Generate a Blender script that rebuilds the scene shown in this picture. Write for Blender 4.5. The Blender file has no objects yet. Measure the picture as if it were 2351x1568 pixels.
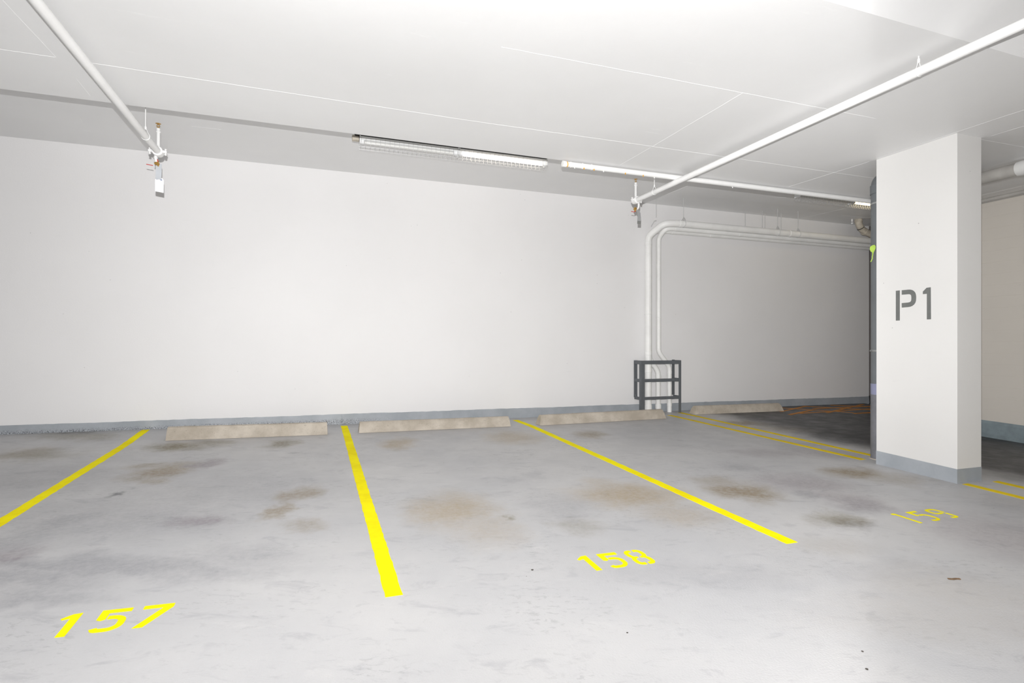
import bpy, bmesh, math, random
import numpy as np
from mathutils import Vector, Matrix
C = bpy.context.scene.collection
sc = bpy.context.scene
random.seed(4)
PI = math.pi

# ---------------------------------------------------------------- camera, light, exposure
H = 1.352                       # lens height above the floor at the origin
YAW = math.atan(451.5 / 1250)
cam_d = bpy.data.cameras.new('camera'); cam = bpy.data.objects.new('camera', cam_d); C.objects.link(cam)
cam.location = (0, 0, H); cam.rotation_euler = (PI / 2, 0, -YAW)
cam_d.sensor_width = 36; cam_d.lens = 1250 / 2351 * 36; cam_d.shift_y = 11 / 2351
cam_d.clip_start = 0.02; cam_d.clip_end = 100
sc.camera = cam
sc.view_settings.view_transform = 'Standard'; sc.view_settings.look = 'None'
sc.view_settings.gamma = 1; sc.view_settings.use_curve_mapping = False
sc.view_settings.exposure = -0.8

w = bpy.data.worlds.new('world'); sc.world = w; w.use_nodes = True
w.node_tree.nodes['Background'].inputs[0].default_value = (0.9, 0.93, 1, 1)
w.node_tree.nodes['Background'].inputs[1].default_value = 0.3

def add_light(name, kind, loc, energy, color=(1, 1, 1), rot=(0, 0, 0), **kw):
    d = bpy.data.lights.new(name, kind); o = bpy.data.objects.new(name, d); C.objects.link(o)
    o.location = loc; o.rotation_euler = rot; d.energy = energy; d.color = color
    for k, v in kw.items(): setattr(d, k, v)
    return o
# the photographer's flash, just above the lens; its reflector throws a wide beam that weakens downwards
FLASH = 3600
fl_o = add_light('flash', 'POINT', (-0.02, 0.0, H + 0.205), FLASH, (1, 0.993, 0.99), shadow_soft_size=0.013)
fd = fl_o.data; fd.use_nodes = True
nt = fd.node_tree; em = nt.nodes['Emission']
tc = nt.nodes.new('ShaderNodeTexCoord'); sp = nt.nodes.new('ShaderNodeSeparateXYZ')
nt.links.new(tc.outputs['Normal'], sp.inputs[0])
cv = nt.nodes.new('ShaderNodeFloatCurve')
mr = nt.nodes.new('ShaderNodeMapRange'); mr.inputs[1].default_value = -1; mr.inputs[2].default_value = 1
nt.links.new(sp.outputs[2], mr.inputs[0]); nt.links.new(mr.outputs[0], cv.inputs[1])
BEAM = [(0, .01), (.15, .10), (.2, .18), (.25, .31), (.3, .46), (.35, .62), (.42, .82), (.48, .97), (.55, 1), (.64, .93), (.72, .56), (.8, .5), (1, .35)]
c = cv.mapping.curves[0]
c.points[0].location = BEAM[0]; c.points[1].location = BEAM[-1]
for p in BEAM[1:-1]: c.points.new(*p)
cv.mapping.update()
def dot_(v):
    n = nt.nodes.new('ShaderNodeVectorMath'); n.operation = 'DOT_PRODUCT'; n.inputs[1].default_value = v
    nt.links.new(tc.outputs['Normal'], n.inputs[0]); return n.outputs['Value']
def m_(op, a, b=None):
    n = nt.nodes.new('ShaderNodeMath'); n.operation = op
    for i, q in enumerate((a, b)):
        if q is None: continue
        if isinstance(q, (int, float)): n.inputs[i].default_value = q
        else: nt.links.new(q, n.inputs[i])
    return n.outputs[0]
tan_ = m_('DIVIDE', dot_((math.cos(YAW), -math.sin(YAW), 0)), m_('MAXIMUM', dot_((math.sin(YAW), math.cos(YAW), 0)), .02))
mh = nt.nodes.new('ShaderNodeFloatCurve'); mq = nt.nodes.new('ShaderNodeMapRange')
mq.inputs[1].default_value = -1.5; mq.inputs[2].default_value = 1.5; nt.links.new(tan_, mq.inputs[0]); nt.links.new(mq.outputs[0], mh.inputs[1])
WIDE = [(a_, b_ * .9) for a_, b_ in [(-1.5, .5), (-1.1, .62), (-.9, .70), (-.5, .85), (-.2, .86), (.1, .90), (.4, 1.05), (.58, 1.11), (.68, .84), (.78, .68), (1.0, .58), (1.5, .5)]]
c = mh.mapping.curves[0]
c.points[0].location = (0, WIDE[0][1]); c.points[1].location = (1, WIDE[-1][1])
for a_, b_ in WIDE[1:-1]: c.points.new((a_ + 1.5) / 3, b_)
mh.mapping.update()
nt.links.new(m_('MULTIPLY', cv.outputs[0], mh.outputs[0]), em.inputs['Strength'])
# unseen area lights added behind the photographer for ambient fill, representing garage ceiling tubes
AMB = 36
for x in (-5, -0.5, 4):
    for y in (-1.8,):
        add_light('ambient_fill_light', 'AREA', (x, y, 3.55), AMB, (1, 0.985, 0.965), shape='RECTANGLE', size=2.4, size_y=0.2)

# ---------------------------------------------------------------- geometry of the room
def ray(u, v):
    a = (u - 1175.5) / 1250
    S, K = math.sin(YAW), math.cos(YAW)
    return Vector((S + a * K, K - a * S, (795 - v) / 1250))
CX = [-14, -3.46, -1.9, .36, 2.9, 6.0, 8.3, 12]; CZ = [.028, .028, .026, -.012, -.021, -.002, .0, .0]
def floor_z(x, y):
    c = float(np.interp(x, CX, CZ)); t = min(1, max(0, (y - 7.0) / 1.0))
    return -.0075 * x + .034 * y + c * t * t * (3 - 2 * t)
def on_floor(u, v):
    r = ray(u, v); t = -H / (r.z + .0075 * r.x - .034 * r.y)
    return r.x * t, r.y * t
SLAB = H + 1.986; REC = H + 2.453
BACK = 8.0; RX = 8.75; END = 10.66; SE = 5.29; SN = 2.33

# ---------------------------------------------------------------- materials
def nodes(name):
    m = bpy.data.materials.new(name); m.use_nodes = True
    return m, m.node_tree, m.node_tree.nodes['Principled BSDF']
def N(nt, t, **kw):
    n = nt.nodes.new(t)
    for k, v in kw.items(): setattr(n, k, v)
    return n
def srgb(r, g, b):
    f = lambda c: (c / 255 / 12.92) if c / 255 < .04045 else ((c / 255 + .055) / 1.055) ** 2.4
    return (f(r), f(g), f(b), 1)
def noise(nt, scale, detail=4, rough=.5, vec=None, dist=0):
    n = N(nt, 'ShaderNodeTexNoise'); n.inputs['Scale'].default_value = scale; n.inputs['Detail'].default_value = detail
    n.inputs['Roughness'].default_value = rough; n.inputs['Distortion'].default_value = dist
    if vec is not None: nt.links.new(vec, n.inputs['Vector'])
    return n.outputs['Fac']
def ramp(nt, fac, lo, hi, a=0., b=1.):
    n = N(nt, 'ShaderNodeMapRange'); n.interpolation_type = 'SMOOTHSTEP'
    n.inputs[1].default_value = lo; n.inputs[2].default_value = hi; n.inputs[3].default_value = a; n.inputs[4].default_value = b
    nt.links.new(fac, n.inputs[0]); return n.outputs[0]
def math_(nt, op, a, b=None):
    n = N(nt, 'ShaderNodeMath', operation=op)
    for i, s in enumerate((a, b)):
        if s is None: continue
        if isinstance(s, (int, float)): n.inputs[i].default_value = s
        else: nt.links.new(s, n.inputs[i])
    return n.outputs[0]
def mix(nt, fac, a, b):
    n = N(nt, 'ShaderNodeMix', data_type='RGBA')
    if isinstance(fac, (int, float)): n.inputs[0].default_value = fac
    else: nt.links.new(fac, n.inputs[0])
    for i, s in ((6, a), (7, b)):
        if isinstance(s, tuple): n.inputs[i].default_value = s
        else: nt.links.new(s, n.inputs[i])
    return n.outputs[2]
def bump(nt, bs, h, strength, dist=.01):
    n = N(nt, 'ShaderNodeBump'); n.inputs['Strength'].default_value = strength; n.inputs['Distance'].default_value = dist
    nt.links.new(h, n.inputs['Height']); nt.links.new(n.outputs[0], bs.inputs['Normal'])
def objvec(nt, scale=None, world=False):
    if world: src = N(nt, 'ShaderNodeNewGeometry').outputs['Position']
    else: src = N(nt, 'ShaderNodeTexCoord').outputs['Object']
    if scale is None: return src
    n = N(nt, 'ShaderNodeVectorMath', operation='MULTIPLY'); n.inputs[1].default_value = scale
    nt.links.new(src, n.inputs[0]); return n.outputs[0]
def plain(name, col, rough=.5, metal=0., var=.06, scale=6, bmp=0., bscale=60, spec=.5):
    m, nt, bs = nodes(name)
    v = objvec(nt)
    d = tuple(c * (1 - var) for c in col[:3]) + (1,); l = tuple(min(1, c * (1 + var)) for c in col[:3]) + (1,)
    nt.links.new(mix(nt, ramp(nt, noise(nt, scale, 5, .6, v), .3, .7), d, l), bs.inputs['Base Color'])
    bs.inputs['Roughness'].default_value = rough; bs.inputs['Metallic'].default_value = metal
    bs.inputs['Specular IOR Level'].default_value = spec
    if bmp: bump(nt, bs, noise(nt, bscale, 3, .6, v), bmp, .004)
    return m
def painted_wall(name, col, speck=.35, rough=.6, scuff=.05):
    m, nt, bs = nodes(name); v = objvec(nt, world=True)
    base = mix(nt, ramp(nt, noise(nt, .9, 4, .55, v), .3, .7), tuple(c * .975 for c in col[:3]) + (1,), col)
    # pin-holes and specks
    vo = N(nt, 'ShaderNodeTexVoronoi'); vo.inputs['Scale'].default_value = 7; nt.links.new(v, vo.inputs['Vector'])
    gate = ramp(nt, noise(nt, 3.1, 2, .5, v), .57, .63)
    sk = math_(nt, 'MULTIPLY', ramp(nt, vo.outputs['Distance'], .035, .05, speck, 0), gate)
    base = mix(nt, sk, base, tuple(c * .35 for c in col[:3]) + (1,))
    sv = objvec(nt, (2.2, 2.2, 9), True)
    base = mix(nt, math_(nt, 'MULTIPLY', ramp(nt, noise(nt, 1.6, 6, .65, sv), .62, .78), scuff * 3), base, tuple(c * .8 for c in col[:3]) + (1,))
    nt.links.new(base, bs.inputs['Base Color']); bs.inputs['Roughness'].default_value = rough
    bs.inputs['Specular IOR Level'].default_value = .3
    hh = math_(nt, 'ADD', noise(nt, 55, 3, .6, v), math_(nt, 'MULTIPLY', noise(nt, 2.5, 3, .5, v), 3.0))
    bump(nt, bs, hh, .12, .006)
    return m
M = {}
M['wall'] = painted_wall('white_wall_paint', srgb(240, 239, 239))
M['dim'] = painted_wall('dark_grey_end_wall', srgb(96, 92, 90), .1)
M['bare'] = painted_wall('grey_bare_concrete', srgb(150, 148, 144), .3, .8)
M['block'] = painted_wall('cream_block_paint', srgb(230, 224, 215), .2)
M['pillar'] = painted_wall('white_pillar_paint', srgb(228, 227, 225), .5)
def ceiling_mat():
    m, nt, bs = nodes('white_ceiling_paint'); v = objvec(nt, world=True); col = srgb(238, 238, 238)
    base = mix(nt, ramp(nt, noise(nt, .7, 5, .6, v), .3, .7), tuple(c * .96 for c in col[:3]) + (1,), col)
    sv = objvec(nt, (.8, 5, 1), True)
    base = mix(nt, ramp(nt, noise(nt, 2.0, 6, .7, sv), .64, .8, 0, .5), base, (1, 1, 1, 1))
    nt.links.new(base, bs.inputs['Base Color']); bs.inputs['Roughness'].default_value = .42
    bs.inputs['Specular IOR Level'].default_value = .35
    bump(nt, bs, math_(nt, 'ADD', noise(nt, 25, 4, .6, v), math_(nt, 'MULTIPLY', noise(nt, 1.7, 3, .5, v), 3.)), .12, .006)
    return m
M['ceiling'] = ceiling_mat()
M['seam'] = plain('white_seam_paint', srgb(246, 246, 246), .7, var=.02)
M['pipe_white'] = plain('white_pipe_paint', srgb(240, 240, 239), .4, var=.03, bmp=.1, bscale=40)
M['pipe_cast'] = plain('white_painted_plastic', srgb(246, 246, 244), .45, var=.05, scale=3, bmp=.1, bscale=30)
M['pipe_grey'] = plain('dusty_grey_white_pipe', srgb(190, 187, 182), .55, var=.12, scale=4, bmp=.15)
M['pipe_tan'] = plain('dusty_tan_pipe', srgb(198, 190, 176), .6, var=.2, scale=9, bmp=.3)
M['riser'] = plain('slate_grey_pipe', srgb(104, 108, 111), .4, var=.08, scale=3)
M['riser_low'] = plain('scuffed_grey_sleeve', srgb(116, 117, 123), .5, var=.12, scale=9)
M['riser_band'] = plain('lavender_band', srgb(138, 141, 168), .5, var=.03)
M['galv'] = plain('galvanised_metal', srgb(170, 172, 172), .4, .6, .1, 12)
M['rod'] = plain('grey_rod', srgb(196, 196, 196), .5, .0, .05)
M['rack'] = plain('dark_grey_rack_paint', srgb(98, 102, 106), .45, var=.05)
M['brass'] = plain('brass', srgb(184, 146, 76), .4, .5, .15, 30)
M['red'] = plain('red_handle', srgb(200, 40, 36), .4, var=.04)
M['strip'] = plain('grey_strip', srgb(196, 200, 205), .5, .1, .04)
M['strip_grey'] = plain('mid_grey_strip', srgb(158, 159, 160), .5, .1, .04)
M['strip_dark'] = plain('dark_grey_strip', srgb(120, 121, 118), .6, var=.05)
M['tag'] = plain('white_tag', srgb(246, 247, 250), .5, var=.01)
M['ink'] = plain('blue_ink', srgb(150, 160, 185), .6, var=.1)
M['mark'] = plain('grey_stencil_paint', srgb(112, 114, 112), .6, var=.05, scale=20)
M['lime'] = plain('lime_ribbon', srgb(160, 195, 45), .5, var=.1, scale=20)
M['orange'] = plain('yellow_orange_marking', srgb(235, 175, 60), .5, var=.1)
M['dark'] = plain('black_fitting_gap_shade', srgb(30, 30, 30), .5, var=.05)  # also colours the bar that stands in for the shade above the housings
M['housing'] = plain('white_enamel', srgb(235, 236, 236), .3, var=.01)
M['guard'] = plain('guard_wire', srgb(196, 196, 196), .4, .2, .02)
M['tube_off'] = plain('unlit_tube', srgb(235, 235, 232), .25, var=.01)
M['pebble'] = plain('grit', srgb(70, 66, 60), .7, var=.3, scale=40)
M['leaf'] = plain('dry_brown_debris', srgb(120, 95, 70), .7, var=.2, scale=40)
def emis(name, col, s):
    m, nt, bs = nodes(name)
    bs.inputs['Emission Color'].default_value = col; bs.inputs['Emission Strength'].default_value = s
    bs.inputs['Base Color'].default_value = (.9, .9, .9, 1); return m
M['tube_on'] = emis('lit_tube', (1, .9, .76, 1), 12)
M['tube_warm'] = emis('lit_warm_tube', (1, .8, .42, 1), 14)

def concrete():
    m, nt, bs = nodes('beige_cast_concrete'); v = objvec(nt)
    base = mix(nt, ramp(nt, noise(nt, 5, 6, .6, v), .3, .72), srgb(176, 166, 152), srgb(204, 195, 182))
    sv = objvec(nt, (1, 1, 3))
    base = mix(nt, ramp(nt, noise(nt, 14, 6, .7, sv), .6, .72, 0, .55), base, srgb(136, 127, 112))
    base = mix(nt, ramp(nt, noise(nt, 70, 3, .6, v), .64, .72, 0, .6), base, srgb(104, 97, 86))
    nt.links.new(base, bs.inputs['Base Color']); bs.inputs['Roughness'].default_value = .85
    bump(nt, bs, noise(nt, 45, 6, .7, v), .5, .006); return m
M['concrete'] = concrete()
def yellow():
    m, nt, bs = nodes('yellow_line_paint'); v = objvec(nt, world=True)
    base = mix(nt, ramp(nt, noise(nt, 3, 6, .65, v), .35, .75), srgb(252, 240, 4), srgb(236, 216, 4))
    base = mix(nt, ramp(nt, noise(nt, 60, 4, .7, v), .62, .75, 0, .35), base, srgb(190, 172, 40))
    nt.links.new(base, bs.inputs['Base Color']); bs.inputs['Roughness'].default_value = .8; bs.inputs['Specular IOR Level'].default_value = .1
    bump(nt, bs, noise(nt, 160, 2, .6, v), .3, .003); return m
M['yellow'] = yellow()
M['ochre'] = plain('ochre_line_paint', srgb(224, 196, 14), .7, var=.1, scale=5, spec=.2)
M['yellow_thin'] = plain('worn_orange_yellow_paint', srgb(186, 118, 14), .6, var=.2, scale=8)
def baseb():
    m, nt, bs = nodes('grey_blue_base_paint'); v = objvec(nt, world=True)
    base = mix(nt, ramp(nt, noise(nt, 3, 4, .6, v), .3, .7), srgb(156, 162, 168), srgb(172, 177, 183))
    # gritty, speckled foot of the band towards the left end of the wall
    sep = N(nt, 'ShaderNodeSeparateXYZ'); nt.links.new(v, sep.inputs[0])
    hgt = math_(nt, 'ADD', math_(nt, 'SUBTRACT', sep.outputs[2], .272), math_(nt, 'MULTIPLY', sep.outputs[0], .0075))
    low = math_(nt, 'MULTIPLY', ramp(nt, math_(nt, 'ADD', hgt, math_(nt, 'MULTIPLY', noise(nt, 9, 3, .6, v), .04)),  .05, .10, 1, 0),
                ramp(nt, sep.outputs[0], .2, 1.3, 1, 0))
    g = noise(nt, 85, 3, .8, v)
    base = mix(nt, math_(nt, 'MULTIPLY', ramp(nt, g, .5, .56), low), base, srgb(78, 79, 82))
    base = mix(nt, math_(nt, 'MULTIPLY', ramp(nt, noise(nt, 72, 3, .8, v), .59, .65), low), base, srgb(214, 216, 220))
    nt.links.new(base, bs.inputs['Base Color']); bs.inputs['Roughness'].default_value = .5
    bump(nt, bs, noise(nt, 60, 4, .7, v), .35, .006); return m
M['base'] = baseb()
M['base_teal'] = plain('blue_grey_kerb_paint', srgb(138, 152, 158), .6, var=.1, scale=9, bmp=.3, bscale=50)

# floor: grey deck coating with tyre smudges, rust blooms, oil spots and dark patches
# (u, v, half width px, half height px, strength, colour): marks read off the photograph and laid on the floor plane
BROWN, OLIVE, PURP, GREY, DARK = srgb(158, 138, 104), srgb(110, 100, 70), srgb(120, 108, 116), srgb(128, 128, 134), srgb(52, 54, 58)
RUST = srgb(130, 112, 80)
STAINS_AND_PATCHES = [
 (250, 1190, 330, 55, .38, GREY), (520, 1130, 280, 50, .3, GREY), (90, 1100, 200, 50, .35, GREY), (70, 994, 170, 6, .8, DARK), (1945, 1003, 85, 20, .8, srgb(36, 37, 40)), (2300, 1010, 70, 6, .8, srgb(40, 40, 42)),  # includes a dark contact line at the left wall foot and near-black patches
 (150, 1190, 70, 22, .35, GREY), (585, 1185, 34, 10, .35, GREY), (640, 1130, 30, 8, .3, GREY), (820, 1060, 60, 8, .15, GREY), (505, 1160, 60, 8, .3, GREY),
 (1040, 1168, 95, 42, .62, BROWN), (1120, 1215, 80, 42, .30, BROWN), (1440, 1135, 120, 28, .7, BROWN), (1560, 1180, 90, 26, .35, BROWN),
 (1385, 1110, 50, 12, .3, BROWN), (915, 1018, 42, 13, .65, BROWN), (1180, 1004, 62, 15, .55, BROWN), (1355, 998, 38, 9, .65, RUST),
 (1710, 1130, 75, 20, .8, RUST), (1650, 1105, 60, 14, .4, RUST), (1965, 1086, 70, 13, .75, RUST), (2060, 1100, 80, 14, .35, RUST),
 (375, 1082, 62, 22, .75, RUST), (340, 1070, 50, 8, .5, RUST), (350, 1106, 35, 8, .5, RUST), (405, 1026, 72, 10, .85, OLIVE), (480, 1018, 60, 8, .5, OLIVE),
 (642, 1020, 34, 10, .7, OLIVE), (678, 1040, 16, 5, .5, GREY), (480, 1064, 38, 12, .6, PURP), (690, 1132, 48, 18, .6, RUST), (645, 1168, 32, 22, .65, RUST),
 (700, 1205, 60, 15, .4, RUST), (455, 1195, 60, 16, .5, PURP), (490, 1192, 30, 9, .5, PURP), (270, 1132, 20, 8, .7, DARK), (90, 1045, 90, 14, .5, OLIVE),
 (55, 1040, 60, 16, .4, RUST), (180, 1005, 110, 8, .5, OLIVE), (70, 975, 130, 20, .5, DARK), (160, 1195, 95, 34, .55, GREY), (70, 1230, 90, 36, .45, GREY), (30, 1275, 60, 30, .5, PURP),
 (340, 1185, 40, 7, .5, GREY), (240, 1300, 420, 26, .55, GREY), (60, 1335, 200, 30, .5, GREY), (560, 1275, 160, 28, .3, GREY), (100, 1375, 160, 26, .45, GREY),
 (1225, 1092, 36, 10, .3, GREY), (1170, 1100, 34, 7, .25, GREY), (1290, 1165, 90, 34, .3, GREY), (1330, 1205, 60, 16, .3, OLIVE), (1167, 1189, 14, 7, .5, OLIVE),
 (1815, 1020, 60, 10, .2, GREY), (1840, 1110, 110, 22, .45, PURP), (1925, 1190, 62, 18, .6, OLIVE), (1960, 1200, 50, 14, .5, GREY), (1960, 1150, 70, 22, .45, PURP), (1860, 1138, 35, 9, .5, GREY),
 (1990, 1165, 60, 18, .3, GREY), (1700, 1073, 50, 10, .35, GREY), (1710, 972, 60, 6, .8, RUST), (1800, 985, 80, 7, .5, RUST), (1930, 962, 40, 6, .3, OLIVE),
 (1900, 1040, 120, 12, .3, PURP), (1760, 1040, 100, 10, .3, PURP), (2290, 1230, 150, 60, .35, PURP), (2330, 1160, 90, 30, .3, GREY), (1600, 1320, 260, 34, .22, GREY), (2200, 1360, 200, 60, .12, BROWN),
 (2160, 1420, 300, 60, .1, BROWN), (2010, 1310, 160, 30, .16, GREY), (1900, 1250, 100, 20, .15, RUST),
]
def floor_mat():
    m, nt, bs = nodes('grey_deck_coating')
    P = objvec(nt, world=True)
    flat = N(nt, 'ShaderNodeVectorMath', operation='MULTIPLY'); flat.inputs[1].default_value = (1, 1, 0)
    nt.links.new(P, flat.inputs[0]); v = flat.outputs[0]
    rot = N(nt, 'ShaderNodeVectorRotate', rotation_type='Z_AXIS'); rot.inputs['Angle'].default_value = YAW
    nt.links.new(v, rot.inputs['Vector'])                       # brush direction of the coating
    str_ = N(nt, 'ShaderNodeVectorMath', operation='MULTIPLY'); str_.inputs[1].default_value = (1, 2.2, 1); nt.links.new(rot.outputs[0], str_.inputs[0])
    base = mix(nt, ramp(nt, noise(nt, .55, 5, .6, v), .3, .7), srgb(177, 177, 179), srgb(191, 190, 190))
    base = mix(nt, ramp(nt, noise(nt, 3.2, 8, .68, str_.outputs[0], .6), .54, .68, 0, .32), base, srgb(140, 140, 146))
    base = mix(nt, ramp(nt, noise(nt, 2.1, 8, .6, str_.outputs[0], .4), .6, .75, 0, .3), base, srgb(206, 204, 202))
    base = mix(nt, ramp(nt, noise(nt, 9, 6, .7, str_.outputs[0], .8), .57, .68, 0, .2), base, srgb(138, 138, 142))
    base = mix(nt, math_(nt, 'MULTIPLY', ramp(nt, noise(nt, 1.3, 3, .5, v), .5, .62), ramp(nt, noise(nt, 16, 5, .7, str_.outputs[0], .5), .55, .62, 0, .28)), base, srgb(128, 128, 130))
    # noise used to break up the edges of the stains and patches
    wn = N(nt, 'ShaderNodeTexNoise'); wn.inputs['Scale'].default_value = 3.5; wn.inputs['Detail'].default_value = 7; wn.inputs['Roughness'].default_value = .65
    nt.links.new(v, wn.inputs['Vector'])
    sub = N(nt, 'ShaderNodeVectorMath', operation='SUBTRACT'); sub.inputs[1].default_value = (.5, .5, .5); nt.links.new(wn.outputs['Color'], sub.inputs[0])
    scl = N(nt, 'ShaderNodeVectorMath', operation='SCALE'); scl.inputs['Scale'].default_value = .5; nt.links.new(sub.outputs[0], scl.inputs[0])
    scl2 = N(nt, 'ShaderNodeVectorMath', operation='MULTIPLY'); scl2.inputs[1].default_value = (1, 1, 0); nt.links.new(scl.outputs[0], scl2.inputs[0])
    addw = N(nt, 'ShaderNodeVectorMath', operation='ADD'); nt.links.new(rot.outputs[0], addw.inputs[0]); nt.links.new(scl2.outputs[0], addw.inputs[1])
    fine = ramp(nt, noise(nt, 26, 5, .7, v), .3, .7, .65, 1.15)
    ca, sa = math.cos(YAW), math.sin(YAW)
    def rc(x, y): return ca * x - sa * y, sa * x + ca * y
    by = {}
    for (u, vv, ru, rv, s, col) in STAINS_AND_PATCHES:
        cx, cy = rc(*on_floor(u, vv))
        x0, y0 = rc(*on_floor(u - ru, vv)); x1, y1 = rc(*on_floor(u + ru, vv))
        x2, y2 = rc(*on_floor(u, vv - rv)); x3, y3 = rc(*on_floor(u, vv + rv))
        rx = max(.05, abs(x1 - x0) / 2) * 1.5; ry = max(.05, abs(y3 - y2) / 2) * 1.5
        a = N(nt, 'ShaderNodeVectorMath', operation='SUBTRACT'); a.inputs[1].default_value = (cx, cy, 0); nt.links.new(addw.outputs[0], a.inputs[0])
        b = N(nt, 'ShaderNodeVectorMath', operation='MULTIPLY'); b.inputs[1].default_value = (1 / rx, 1 / ry, 0); nt.links.new(a.outputs[0], b.inputs[0])
        l = N(nt, 'ShaderNodeVectorMath', operation='LENGTH'); nt.links.new(b.outputs[0], l.inputs[0])
        f = ramp(nt, l.outputs['Value'], .15, 1.0, s, 0)
        by.setdefault(col, []).append(f)
    for col, fs in by.items():
        acc = fs[0]
        for f in fs[1:]: acc = math_(nt, 'MAXIMUM', acc, f)
        base = mix(nt, math_(nt, 'MULTIPLY', acc, fine), base, col)
    # the bay beyond the double line blends to near-black
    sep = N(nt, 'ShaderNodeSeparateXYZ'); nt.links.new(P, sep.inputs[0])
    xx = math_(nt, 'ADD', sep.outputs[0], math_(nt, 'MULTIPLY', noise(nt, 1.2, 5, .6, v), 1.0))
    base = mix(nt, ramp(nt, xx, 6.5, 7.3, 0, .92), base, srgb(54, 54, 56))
    # grit specks
    vo = N(nt, 'ShaderNodeTexVoronoi'); vo.inputs['Scale'].default_value = 6; nt.links.new(v, vo.inputs['Vector'])
    base = mix(nt, math_(nt, 'MULTIPLY', ramp(nt, vo.outputs['Distance'], .02, .032, 1, 0), ramp(nt, noise(nt, 2.3, 2, .5, v), .58, .64, 0, .8)), base, srgb(70, 66, 62))
    nt.links.new(base, bs.inputs['Base Color'])
    nt.links.new(ramp(nt, noise(nt, 4, 5, .6, v), .3, .7, .38, .55), bs.inputs['Roughness'])
    bs.inputs['Specular IOR Level'].default_value = .35
    bump(nt, bs, math_(nt, 'ADD', noise(nt, 110, 2, .5, v), math_(nt, 'MULTIPLY', noise(nt, 5, 4, .5, v), 1.5)), .25, .004)
    return m
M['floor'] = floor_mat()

# ---------------------------------------------------------------- mesh helpers
def obj(name, bm, mat, parent=None, smooth=False, label=None):
    me = bpy.data.meshes.new(name)
    bmesh.ops.recalc_face_normals(bm, faces=bm.faces); bm.to_mesh(me); bm.free()
    me.materials.append(mat)
    if smooth:
        for p in me.polygons: p.use_smooth = True
        try: me.set_sharp_from_angle(angle=math.radians(40))
        except Exception: pass
    o = bpy.data.objects.new(name, me); C.objects.link(o)
    if parent is not None:
        o.parent = parent; o.matrix_parent_inverse = parent.matrix_world.inverted() if False else Matrix.Translation(-parent.location)
    if label: o['label'] = label
    return o
def struct(name, bm, mat, parent=None, smooth=False):
    o = obj(name, bm, mat, parent, smooth)
    if parent is None: o['kind'] = 'structure'
    return o
def thing(name, label, cat, loc=(0, 0, 0), group=None):
    o = bpy.data.objects.new(name, None); C.objects.link(o); o.location = loc; o.empty_display_size = .1
    o['label'] = label; o['category'] = cat
    if group: o['group'] = group
    return o
def tag(o, label, cat, group=None):
    o['label'] = label; o['category'] = cat
    if group: o['group'] = group
    return o
def box(bm, x0, x1, y0, y1, z0, z1):
    v = [bm.verts.new(p) for p in ((x0, y0, z0), (x1, y0, z0), (x1, y1, z0), (x0, y1, z0), (x0, y0, z1), (x1, y0, z1), (x1, y1, z1), (x0, y1, z1))]
    for f in ((0, 1, 2, 3), (4, 5, 6, 7), (0, 1, 5, 4), (1, 2, 6, 5), (2, 3, 7, 6), (3, 0, 4, 7)): bm.faces.new([v[i] for i in f])
    return v
def bbox(x0, x1, y0, y1, z0, z1, bev=0, seg=2):
    bm = bmesh.new(); box(bm, x0, x1, y0, y1, z0, z1)
    if bev: bmesh.ops.bevel(bm, geom=bm.edges[:], offset=bev, segments=seg, affect='EDGES')
    return bm
def prism(bm, pts, fn, thick):
    """pts: outline in local 2-D; fn(p, t) -> 3-D point"""
    a = [bm.verts.new(fn(p, 0)) for p in pts]; b = [bm.verts.new(fn(p, thick)) for p in pts]
    bm.faces.new(a); bm.faces.new(b[::-1]); n = len(pts)
    for i in range(n): bm.faces.new((a[i], a[(i + 1) % n], b[(i + 1) % n], b[i]))
def fillet(pts, r, n=6):
    pts = [Vector(p) for p in pts]; out = [pts[0]]
    for i in range(1, len(pts) - 1):
        a, b, c = pts[i - 1], pts[i], pts[i + 1]
        d1 = (a - b); d2 = (c - b); rr = min(r, d1.length * .49, d2.length * .49)
        p1 = b + d1.normalized() * rr; p2 = b + d2.normalized() * rr
        for k in range(n + 1):
            t = k / n; out.append((1 - t) ** 2 * p1 + 2 * t * (1 - t) * b + t * t * p2)
    out.append(pts[-1]); return out
def tube(bm, pts, r, seg=20, cap=True, radii=None):
    pts = [Vector(p) for p in pts]; rings = []
    t0 = (pts[1] - pts[0]).normalized(); up = Vector((0, 0, 1)) if abs(t0.z) < .9 else Vector((1, 0, 0))
    nrm = (up - t0 * up.dot(t0)).normalized()
    for i, p in enumerate(pts):
        if i == 0: t = t0
        elif i == len(pts) - 1: t = (pts[i] - pts[i - 1]).normalized()
        else: t = ((pts[i] - pts[i - 1]).normalized() + (pts[i + 1] - pts[i]).normalized()).normalized()
        nrm = (nrm - t * nrm.dot(t)).normalized(); b = t.cross(nrm)
        rr = radii[i] if radii else r
        rings.append([bm.verts.new(p + rr * (math.cos(2 * PI * k / seg) * nrm + math.sin(2 * PI * k / seg) * b)) for k in range(seg)])
    for a, b in zip(rings, rings[1:]):
        for k in range(seg): bm.faces.new((a[k], a[(k + 1) % seg], b[(k + 1) % seg], b[k]))
    if cap: bm.faces.new(rings[0]); bm.faces.new(rings[-1][::-1])
def tb(pts, r, seg=20, radii=None):
    bm = bmesh.new(); tube(bm, pts, r, seg, radii=radii); return bm
def ring(c, d, r, w, seg=24):
    """a short collar centred at c, axis d"""
    c = Vector(c); d = Vector(d).normalized(); e = min(.003, w * .2)
    return tb([c - d * w / 2, c - d * (w / 2 - e), c + d * (w / 2 - e), c + d * w / 2], r, seg, [r - e, r, r, r - e])
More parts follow.
